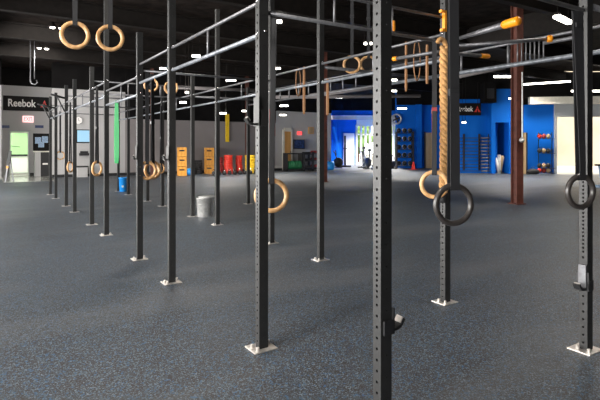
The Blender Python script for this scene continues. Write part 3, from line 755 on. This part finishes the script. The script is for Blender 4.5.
# notice board, desk, leaning figure-like stand in the alcove
t, W, H, _ = panel('notice_board', 33, 49, 133.5, 152, 25.49, .04, 'signblack', 'black notice board with pale blue papers right of the glass door', 'notice board')
MB().span(-.25, -.0, -.05, -.04, H*.45, H*.80).span(.03, .28, -.052, -.042, H*.5, H*.85).span(-.12, .12, -.06, -.05, H*.25, H*.55).build('papers', 'skyblue', t)
x0, z0 = onwall(34.5, 24.6); x1, z1 = onwall(48.5, 24.6)
t = thing('reception_desk', ((x0+x1)/2, 24.6, 0), 0, 'grey and black reception desk below the notice board', 'desk')
W = x1-x0
MB().span(-W/2, -W/2+.22, -.25, .25, 0, 1.05).build('side_panel', 'wallgrey', t)
MB().span(-W/2+.22, W/2, -.2, .25, 0, 1.05).build('front_panel', 'black', t)
MB().span(-W/2-.04, W/2+.04, -.3, .3, 1.05, 1.10).build('top', 'beige', t)
MB().span(-W/2+.3, W/2-.05, -.24, -.2, .50, .57).build('rail', 'signwhite', t)
# easel left of the door
p = at(9.5, 18.2, 0)
t = thing('easel', p, -.4, 'black folding easel with a small orange card left of the glass door', 'easel')
MB().bar((-.14, 0, 0), (.02, .0, 1.10), .05, .05).bar((.16, 0, 0), (.02, 0, .75), .03, .03).bar((0, .35, 0), (.02, .02, .95), .03, .03).build('frame', 'bar', t)
MB().bar((-.05, -.04, .62), (.05, -.04, 1.15), .03, .10).build('board', 'black', t)
MB().box((-.05, -.07, .55), (.08, .02, .07)).build('card', 'orange', t)
# things inside the office
t = thing('office_counter', (1.2, 28.2, 0), 0, 'low white counter with boxes in the room behind the glass door', 'counter')
MB().span(-1.6, 1.2, -.2, .2, 0, .82).build('body', 'white', t); MB().span(-.4, 1.25, -.25, .25, .82, .9).build('top', 'black', t)
MB().box((-.25, -.23, .55), (.35, .05, .35)).build('notice', 'bluebin', t)
t = thing('desk_lamp', (.45, 28.2, .82), 0, 'black swing-arm lamp in the room behind the glass door', 'lamp')
MB().bar((0, 0, 0), (0, 0, .62), .04, .04).bar((-.35, 0, .62), (1.1, 0, .45), .03, .03).build('arm', 'black', t); MB().ball((-.25, 0, .65), .22, 2, (1.3, 1, .8)).build('head', 'black', t, smooth=True)

# ------------------------------------------------------------------ plates, boxes, racks along the wall
def plybox(px, wpx, y, n, py_top, py_bot, group, names):
    x, z = onwall(px, y); w = wpx/FPX*z; Ht = hrow(py_top, z)
    each = Ht/n; proto = None
    for k in range(n):
        t = thing('plyo_box', (x, y, k*each), A0*.6, names[k], 'box', group)
        MB().span(-w/2, w/2, -w/2, w/2, 0, each-.01, bev=.006).build('body', 'boxwood', t)
        MB().span(-.11, .11, -w/2-.004, -w/2+.01, each*.55, each*.7, bev=.003).build('hand_slot', 'black', t)
        MB().span(-w/2-.004, -w/2+.01, -.11, .11, each*.55, each*.7, bev=.003).build('hand_slot', 'black', t)
plybox(182, 9.2, 21.4, 3, 147, 176, 'plywood boxes stack left', ['orange plywood jump box at the bottom of the left box stack', 'orange plywood jump box in the middle of the left box stack', 'orange plywood jump box on top of the left box stack'])
plybox(209, 9.4, 22.3, 3, 147.5, 173, 'plywood boxes stack right', ['orange plywood jump box at the bottom of the right box stack', 'orange plywood jump box in the middle of the right box stack', 'orange plywood jump box on top of the right box stack'])
def plate(R, th, m):
    t = thing('bumper_plate', (0, 0, 0), 0, '', 'weight plate')
    MB().lathe([(.03, 0), (R*.62, 0), (R*.66, .004), (R*.90, .0), (R*.98, .012), (R, .3*th), (R, .7*th), (R*.98, th-.012), (R*.90, th), (R*.66, th-.004), (R*.62, th), (.03, th)], seg=28).build('disc', m, t, smooth=False)
    MB().lathe([(.026, -.001), (.06, -.001), (.06, th+.001), (.026, th+.001)], seg=16).build('hub', 'chrome', t)
    return t
def stack(px, y, wpx, py_top, m, n, colour, where, group):
    x, z = onwall(px, y); R = wpx/FPX*z/2; H = hrow(py_top, z); th = H/n
    pr = plate(R, th*.96, m)
    for k in range(n):
        ordn = ['lowest', 'second lowest', 'third from below', 'fourth from below', 'fifth from below', 'sixth from below', 'seventh from below', 'eighth from below', 'ninth from below'][k] if k < n-1 else 'topmost'
        place(pr, k > 0, (x+random.uniform(-.02, .02), y, k*th), random.random(), '%s bumper plate, %s in the stack %s' % (colour, ordn, where), group)
stack(228.5, 21.6, 8.6, 155, 'red', 8, 'bright red', 'left of the slim rust column', 'red plate stack')
stack(239.0, 21.8, 6.6, 155.5, 'red', 8, 'red', 'nearest left of the yellow stack', 'narrow red plate stack')
stack(249.8, 21.4, 9.6, 155, 'yellow', 7, 'yellow', 'below the slim rust column', 'yellow plate stack')
stack(220.0, 22.2, 6.5, 157, 'darkred', 6, 'dark red', 'beside the right box stack', 'dark red plate stack')
stack(197.5, 22.0, 9, 160, 'black', 6, 'black', 'between the two box stacks', 'black plate stack')
x, z = onwall(190, 21.2)
t = thing('medicine_ball', (x, 21.2, 0), 0, 'blue and white medicine ball beside the left box stack', 'ball')
MB().ball((0, 0, .17), .17, 3).build('body', 'bluebin', t, smooth=True); MB().torus((0, 0, .17), .165, .012, None, 30, 6).build('seam', 'signwhite', t, smooth=True)
# kettlebells along the wall foot
def kettlebell(m):
    t = thing('kettlebell', (0, 0, 0), 0, '', 'kettlebell')
    MB().lathe([(.06, 0), (.085, .02), (.105, .08), (.09, .14), (.05, .175)], seg=16).build('bell', m, t, smooth=True)
    MB().tube([(-.05, 0, .15), (-.06, 0, .21), (-.035, 0, .25), (.035, 0, .25), (.06, 0, .21), (.05, 0, .15)], .014, 8).build('handle', 'chrome', t, smooth=True)
    return t
kb = kettlebell('black'); cols = ['first', 'second', 'third', 'fourth', 'fifth', 'sixth', 'seventh', 'eighth', 'ninth', 'tenth', 'eleventh', 'twelfth']
for k in range(12):
    x, z = onwall(214+k*5.2, 20.9)
    place(kb, k > 0, (x, 20.9, 0), k*.7, 'black kettlebell in the row before the plate stacks, %s from the left' % cols[k], 'kettlebell row')
# green plate storage and dumbbell racks at x 285..320
def plate_rack(px0, px1, y, label):
    xa, z = onwall(px0, y); xb, _ = onwall(px1, y); W = xb-xa
    t = thing('plate_rack', ((xa+xb)/2, y, 0), 0, label, 'rack')
    MB().span(-W/2, W/2, -.2, .2, .04, .10).span(-W/2, -W/2+.06, -.2, .2, 0, .95).span(W/2-.06, W/2, -.2, .2, 0, .95).span(-W/2, W/2, -.05, .05, .88, .95).build('frame', 'blackmetal', t)
    return (xa+xb)/2, W
xc, W = plate_rack(285, 301, 22.0, 'black rack holding upright green plates near the maple door')
pr = plate(.22, .07, 'dgreen')
for k in range(8):
    o = place(pr, k > 0, (xc-W/2+.16+k*(W-.3)/7, 22.0, .32), 0, 'green bumper plate standing upright in the rack, %s from the left' % cols[k], 'green plates in the rack')
    o.rotation_euler = (0, PI/2, 0)
def dumb(m='black', s=1):
    t = thing('dumbbell', (0, 0, 0), 0, '', 'dumbbell')
    for sg in (-1, 1):
        q = MB(); q.lathe([(.05*s, 0), (.065*s, .01), (.065*s, .09*s), (.05*s, .10*s)], (0, sg*.12*s-.05*s*1, .065*s), 6, Matrix.Rotation(-PI/2, 3, 'X')); q.build('head', m, t)
    MB().tube([(0, -.12*s, .065*s), (0, .12*s, .065*s)], .014, 8).build('handle', 'chrome', t, smooth=True)
    return t
def dumbrack(px0, px1, y, levels, hh, proto, n, lab, group, W=None, depth=.45, pos=None, rz=0):
    if pos is None:
        xa, z = onwall(px0, y); xb, _ = onwall(px1, y); W = xb-xa; pos = Vector(((xa+xb)/2, y, 0))
    t = thing('dumbbell_rack', pos, rz, lab[0], 'rack')
    f = MB()
    for s in (-1, 1):
        f.span(s*W/2-.04, s*W/2+.04, -depth/2, -depth/2+.06, 0, hh).span(s*W/2-.04, s*W/2+.04, depth/2-.06, depth/2, 0, hh).span(s*W/2-.04, s*W/2+.04, -depth/2, depth/2, 0, .06)
    f.build('frame', 'blackmetal', t)
    Rz = Matrix.Rotation(rz, 3, 'Z'); first = True
    names = ['lowest', 'second', 'third', 'fourth', 'top']
    for l in range(levels):
        h = .18+l*(hh-.25)/(levels-1) if levels > 1 else .4
        MB().span(-W/2+.04, W/2-.04, -depth/2, depth/2, h-.03, h).build('shelf', 'blackmetal', t)
        for k in range(n):
            q = pos + Rz @ Vector((-W/2+.15+k*(W-.3)/(n-1), 0, h))
            d = copy_tree(proto); d.location = q; d.rotation_euler.z = rz
            d['label'] = '%s on %s shelf of %s, %s from left' % (lab[1], names[l], lab[2], cols[k]); d['group'] = group
    return t
dp = dumb('black'); rp = dumb('darkred', 1.1)
dumbrack(302, 310.5, 21.9, 3, .95, dp, 4, ('low black dumbbell rack left of the slim second row post', 'black dumbbell', 'low dumbbell rack'), 'dumbbells in low rack')
dumbrack(311, 320, 22.0, 3, 1.0, rp, 4, ('black rack of dark red dumbbells at the end of the grey wall', 'dark red dumbbell', 'rack at the wall end'), 'dumbbells at wall end')
# maple door, tv, red sign, picture
x0, z = onwall(284, 22.95); x1, _ = onwall(290.5, 22.95)
d2 = struct(MB().span(x0, x1, 22.90, 22.96, 0, 2.1).build('door_2', 'doorwood'))
MB().span(x0-.1, x0, 22.88, 22.97, 0, 2.2).span(x1, x1+.1, 22.88, 22.97, 0, 2.2).span(x0, x1, 22.88, 22.97, 2.1, 2.3).build('door_frame', 'beige', d2)
MB().box((x1-.07, 22.87, 1.0), (.04, .06, .12)).build('door_handle', 'chrome', d2)
t, W, H, _ = panel('wall_television', 293, 304, 139.5, 149, 22.7, .08, 'black', 'black television with dark blue and red picture beside the maple door', 'television')
MB().span(-W/2+.04, W/2-.04, -.085, -.08, .05, H-.04).build('display', mat('dark_picture', (.02, .04, .12), .2, vary=.9, vscale=9), t)
MB().span(-.04, .04, -.04, .28, H*.4, H*.6).build('bracket', 'black', t)
t, W, H, _ = panel('exit_sign', 297, 301.5, 131.5, 135, YW, .05, 'exitred', 'small red exit sign above the television', 'sign')
t, W, H, _ = panel('framed_picture', 308, 313.5, 127, 134, YW, .04, 'doorwood', 'small brown framed picture on the grey wall left of a second row post', 'picture')
MB().span(-W/2+.04, W/2-.04, -.045, -.04, .04, H-.04).build('print', 'cork', t)

# ------------------------------------------------------------------ blue room
def frontal(name, px0, px1, py0, py1, z, th, m, label, cat, part='board'):
    a, b = at(px0, z, 0), at(px1, z, 0); h0, h1 = hrow(py1, z), hrow(py0, z)
    t = thing(name, ((a.x+b.x)/2, (a.y+b.y)/2, h0), -YAW, label, cat)
    W, H = (b-a).length, h1-h0
    MB().span(-W/2, W/2, -th, 0, 0, H, bev=.003).build(part, m, t)
    return t, W, H
d3 = thing('door_3', at(349, 33.95, 0), -YAW); struct(d3)
for k in ('label', 'category'): del d3[k]
MB().span(-.30, .30, -.06, 0, 0, 2.1).build('panel', 'white', d3); MB().span(-.38, -.30, -.09, 0, 0, 2.18).span(.30, .36, -.09, 0, 0, 2.18).span(-.38, .36, -.09, 0, 2.1, 2.18).build('door_frame', 'white', d3)
MB().box((.2, -.09, 1.0), (.05, .06, .1)).build('door_handle', 'chrome', d3)
# black upright beside the white door
t = thing('squat_stand', at(345, zb(167), 0), -YAW, 'tall black squat stand before the white door of the blue room', 'stand')
MB().span(-.06, .06, -.06, .06, 0, 1.95).build('upright_post', 'blackmetal', t)
MB().prism([(-.35, -.3), (.35, -.3), (.1, .1), (-.1, .1)], 0, .12).build('base', 'blackmetal', t); MB().span(-.1, .1, -.2, 0, 1.1, 1.2).build('bar_cup', 'blackmetal', t)
def bike(loc, rz, label, body='blackmetal', s=1.0):
    t = thing('exercise_bike', loc, rz, label, 'exercise bike')
    MB().bar((-.55*s, -.25*s, .04), (-.55*s, .25*s, .04), .07*s, .07*s).bar((.55*s, -.25*s, .04), (.55*s, .25*s, .04), .07*s, .07*s).bar((-.55*s, 0, .06), (.55*s, 0, .06), .07*s, .07*s).build('base', body, t)
    MB().lathe([(.05, -.06), (.30*s, -.05), (.33*s, 0), (.30*s, .05), (.05, .06)], (.33*s, 0, .42*s), 28, Matrix.Rotation(PI/2, 3, 'X')).build('fan_wheel', body, t, smooth=True)
    MB().bar((-.2*s, 0, .1), (-.35*s, 0, .92*s), .07*s, .05*s).bar((.25*s, 0, .1), (.15*s, 0, 1.15*s), .07*s, .05*s).bar((-.2*s, 0, .25*s), (.25*s, 0, .42*s), .07*s, .05*s).build('frame', body, t)
    MB().box((-.36*s, 0, .96*s), (.28*s, .2*s, .08*s), bev=.02).build('seat', 'black', t)
    MB().tube([(.28*s, -.22*s, .5*s), (.1*s, -.26*s, 1.05*s), (.0, -.24*s, 1.2*s)], .022*s, 8).tube([(.28*s, .22*s, .5*s), (.1*s, .26*s, 1.05*s), (.0, .24*s, 1.2*s)], .022*s, 8).build('handlebar', 'black', t, smooth=True)
    MB().box((.14*s, 0, 1.2*s), (.05*s, .2*s, .13*s)).build('console', 'black', t)
    return t
bike(at(363.5, 30, 0), .7, 'black fan bike before the bright windows, left one')
bike(at(371, 28, 0), 1.4, 'black fan bike before the windows, close to the front post', s=.9)
bike(at(391, 27.5, 0), .3, 'black fan bike low before the window right of the front post', s=.65)
bike(at(333.5, 29, 0), -.6, 'black and blue fan bike beside the slim rust column in the blue room', s=.85)
t = thing('blue_barrel', at(329.5, 27.2, 0), 0, 'small blue barrel on the floor at the mouth of the blue room', 'barrel')
MB().lathe([(.22, 0), (.27, .08), (.28, .25), (.26, .42), (.20, .46)], seg=20).build('body', 'bluebin', t, smooth=True); MB().lathe([(.05, .46), (.05, .50)], seg=10).build('cap', 'black', t)
# rear dumbbell shelf on the blue wall
mp_ = thing('medicine_ball', (0, 0, 0), 0, '', 'ball'); MB().ball((0, 0, .13), .13, 2).build('body', 'black', mp_, smooth=True); MB().torus((0, 0, .13), .127, .010, None, 20, 6).build('seam', 'galv', mp_, smooth=True)
zz = 28.6; c = at(404.5, zz, 0)
dumbrack(0, 0, 0, 5, 2.15, mp_, 3, ('tall black shelf of medicine balls against the rear blue wall', 'black medicine ball', 'tall shelf'), 'medicine balls on tall shelf', W=.95, depth=.4, pos=c, rz=-YAW)
for o in (dp, rp, mp_):
    for ch in list(o.children): bpy.data.objects.remove(ch)
    bpy.data.objects.remove(o)
t = thing('red_cone', at(413.5, 27.5, 0), 0, 'small red cone at the foot of the tall ball shelf', 'cone')
MB().lathe([(.16, 0), (.16, .03), (.11, .04), (.05, .42), (.02, .43)], seg=16).build('body', 'signred', t, smooth=True); MB().span(-.19, .19, -.19, .19, 0, .02).build('foot', 'signred', t)
# round fan on the wall edge
t = thing('wall_fan', at(396.5, 29.0, py=119), -YAW, 'round wall fan high beside the rear window', 'fan')
MB().torus((0, 0, 0), .27, .05, None, 24, 8).build('cage', 'galv', t, smooth=True); MB().ball((0, 0, 0), .08, 2).build('hub', 'black', t, smooth=True)
bl = MB()
for k in range(4):
    a = k*PI/2+.4; bl.bar((0, 0, 0), (.22*math.cos(a), 0, .22*math.sin(a)), .02, .09)
bl.build('blade', 'black', t)
# dark blue pilaster and brown door on the rear blue wall
seg('trim_pilaster', L(415, 29.3), L(420.5, 29.3), 0, 3.75, 'blue', .3, -.35)
t4 = thing('door_4', at(429.5, 29.3, 0), -YAW); struct(t4)
for k in ('label', 'category'): del t4[k]
MB().span(-.25, .25, -.06, 0, 0, 2.1).build('panel', 'cork', t4); MB().span(-.33, -.25, -.08, 0, 0, 2.15).span(.25, .33, -.08, 0, 0, 2.15).build('door_frame', 'blackmetal', t4)
# sign on the near blue wall
t, W, H = frontal('wall_sign', 455, 480.5, 103.2, 115.5, 23.4, .06, 'signblack', 'black sign with white lettering and orange triangle above the blue wall', 'sign')
text_mesh('lettering', 'Reebok', H*.56, 'signwhite', t, (-W*.12, -.066, H*.50), sx=W*.62/(H*.56*3.25), bold=.009)
delta(t, (W*.36, -.062, H*.5), H*.55, 'signred')
MB().span(-W*.4, -W*.38, -.03, -.01, H, H+1.0).span(W*.38, W*.4, -.03, -.01, H, H+1.0).build('hanger', 'beam', t)
t, W, H = frontal('ceiling_box', 480, 491.5, 84, 103.5, 23.6, .6, 'wallblack', 'black box under the roof right of the black sign', 'box', 'body')
MB().span(-W*.3, W*.3, -.62, -.6, H*.2, H*.7).build('grille', 'blackmetal', t)
# barbells stored across the blue wall
def barbell():
    t = thing('barbell', (0, 0, 0), 0, '', 'barbell')
    MB().tube([(-.95, 0, 0), (.60, 0, 0)], .016, 8).build('shaft', 'blackmetal', t, smooth=True)
    MB().tube([(.60, 0, 0), (.63, 0, 0)], .045, 12).tube([(.63, 0, 0), (1.02, 0, 0)], .036, 12).build('sleeve', 'bar', t, smooth=True)
    return t
pb = barbell()
ords = ['topmost', 'second from the top', 'third from the top', 'fourth from the top', 'fifth from the top', 'sixth from the bottom', 'fifth from the bottom', 'fourth from the bottom', 'third from the bottom', 'second from the bottom', 'lowest']
for k in range(11):
    py = 138+k*3.3; q = at(469, 23.75, py=py)
    place(pb, k > 0, q, -YAW, 'black barbell held level on the blue wall, %s' % ords[k], 'barbells on the blue wall')
t = thing('barbell_wall_rack', at(483, 24.0, .15), -YAW, 'black upright wall rack holding the level barbells', 'rack')
for x in (-.95, -.2, .27):
    MB().span(x-.035, x+.035, -.10, 0, 0, 1.75).build('rail', 'blackmetal', t)
# rolled mats / papers in the recess
t = thing('paper_bundle', at(499.5, 23.9, 0), -YAW, 'bundle of white rolled charts leaning in the blue recess', 'rolls')
for k, (dx, lean, h) in enumerate(((-.2, -.08, .75), (-.05, .05, .9), (.1, .16, .85), (.0, .22, .7), (.18, .1, .78))):
    MB().tube([(dx*.3, k*.05-.1, .0), (dx+lean*.3, k*.05-.1, h)], .07, 10).build('roll', 'white' if k != 2 else 'cork', t, smooth=True)
for px, w, hgt, lab in ((512.2, .10, 1.95, 'tall tan board leaning on the blue wall left of the rust column'), (522.8, .27, 1.95, 'tall tan board leaning on the blue wall right of the rust column')):
    t = thing('tan_board', at(px, 23.3, 0), -YAW, lab, 'board')
    MB().span(-w/2, w/2, -.05, 0, 0, hgt).build('board', 'cork', t); MB().span(w/2, w/2+.05, -.08, 0, 0, hgt).build('edge', 'blackmetal', t)
t = thing('wall_phone', at(522, 11.2, py=140), -YAW, 'small pale round fitting on the thick rust red column', 'fitting')
MB().ball((0, 0, 0), .06, 2, (1.1, .7, 1)).build('body', 'galv', t, smooth=True); MB().tube([(0, 0, 0), (0, -.06, 0)], .025, 10).build('knob', 'white', t, smooth=True)
# wall shelves with balls on the dark blue wall
shz = 23.1
rows = ((135.5, 'red'), (150, 'black'), (165, 'black'), (173, 'red'))
mats = {'red': ('red', 'darkred', 'cork'), 'black': ('black', 'cork', 'black')}
t = thing('ball_shelf', at(545, shz+.25, 0), -YAW, 'black wall shelf for medicine balls on the blue wall beside the garage opening', 'shelf')
for i, (py, c) in enumerate(rows):
    h = hrow(py+3.2, shz) if i < 3 else .06
    MB().span(-.33, .33, -.30, .0, h-.02, h).build('shelf', 'blackmetal', t)
MB().span(-.33, -.30, -.03, 0, 0, hrow(132, shz)).span(.30, .33, -.03, 0, 0, hrow(132, shz)).build('frame', 'blackmetal', t)
lv = ['top', 'second', 'third', 'bottom']
for i, (py, c) in enumerate(rows):
    h = hrow(py+3.2, shz) if i < 3 else .06
    for k in range(3):
        b = MB().ball((0, 0, .13), .13, 3).build('body', mats[c][k])
        colr = {'red': 'red', 'darkred': 'dark red', 'cork': 'tan', 'black': 'black'}[mats[c][k]]
        w = thing('medicine_ball', cw((545-300)/FPX*shz-.21+k*.205*1.0, shz+.1, h), -YAW, '%s medicine ball on the %s level of the ball shelf, %s' % (colr, lv[i], ('left', 'middle', 'right')[k]), 'ball', 'balls on the wall shelf')
        b.parent = w
        for p_ in b.data.polygons: p_.use_smooth = True
        b.scale = (.78, .78, .9)
        MB().torus((0, 0, .117), .101, .006, None, 20, 6).build('seam', 'black', w, smooth=True)
t = thing('black_bag', at(533, 23.0, 0), -YAW, 'small black bag on the floor by the blue wall', 'bag')
MB().ball((0, 0, .12), .2, 3, (1.5, .8, .75)).build('body', 'black', t, smooth=True); MB().tube([(-.12, 0, .22), (-.06, 0, .34), (.06, 0, .34), (.12, 0, .22)], .012, 8).build('handle', 'black', t, smooth=True)
# pale bike cut by the right edge
bike(cw(9.85, 15.9), -YAW+.2, 'pale exercise bike standing by the garage opening, cut off at right edge', 'skyblue', .75)

# foliage beyond the rear windows
for i, (lat, z, s, lab) in enumerate(((5.2, 44, 1.6, 'green bush outside the rear windows, left one'), (9.2, 47, 2.0, 'green bush outside the rear windows, right one'))):
    b = MB(); rnd = random.Random(i)
    for k in range(26):
        b.ball(Vector((rnd.uniform(-1, 1)*s*.7, rnd.uniform(-1, 1)*s*.5, s*(.3+rnd.random()*1.6))), s*rnd.uniform(.22, .4), 1)
    t = thing('bush', cw(lat, z, -.13), 0, lab, 'bush'); b.build('foliage', 'leaf', t); MB().tube([(0, 0, 0), (0, 0, s)], .08, 8).build('trunk', 'rust', t)
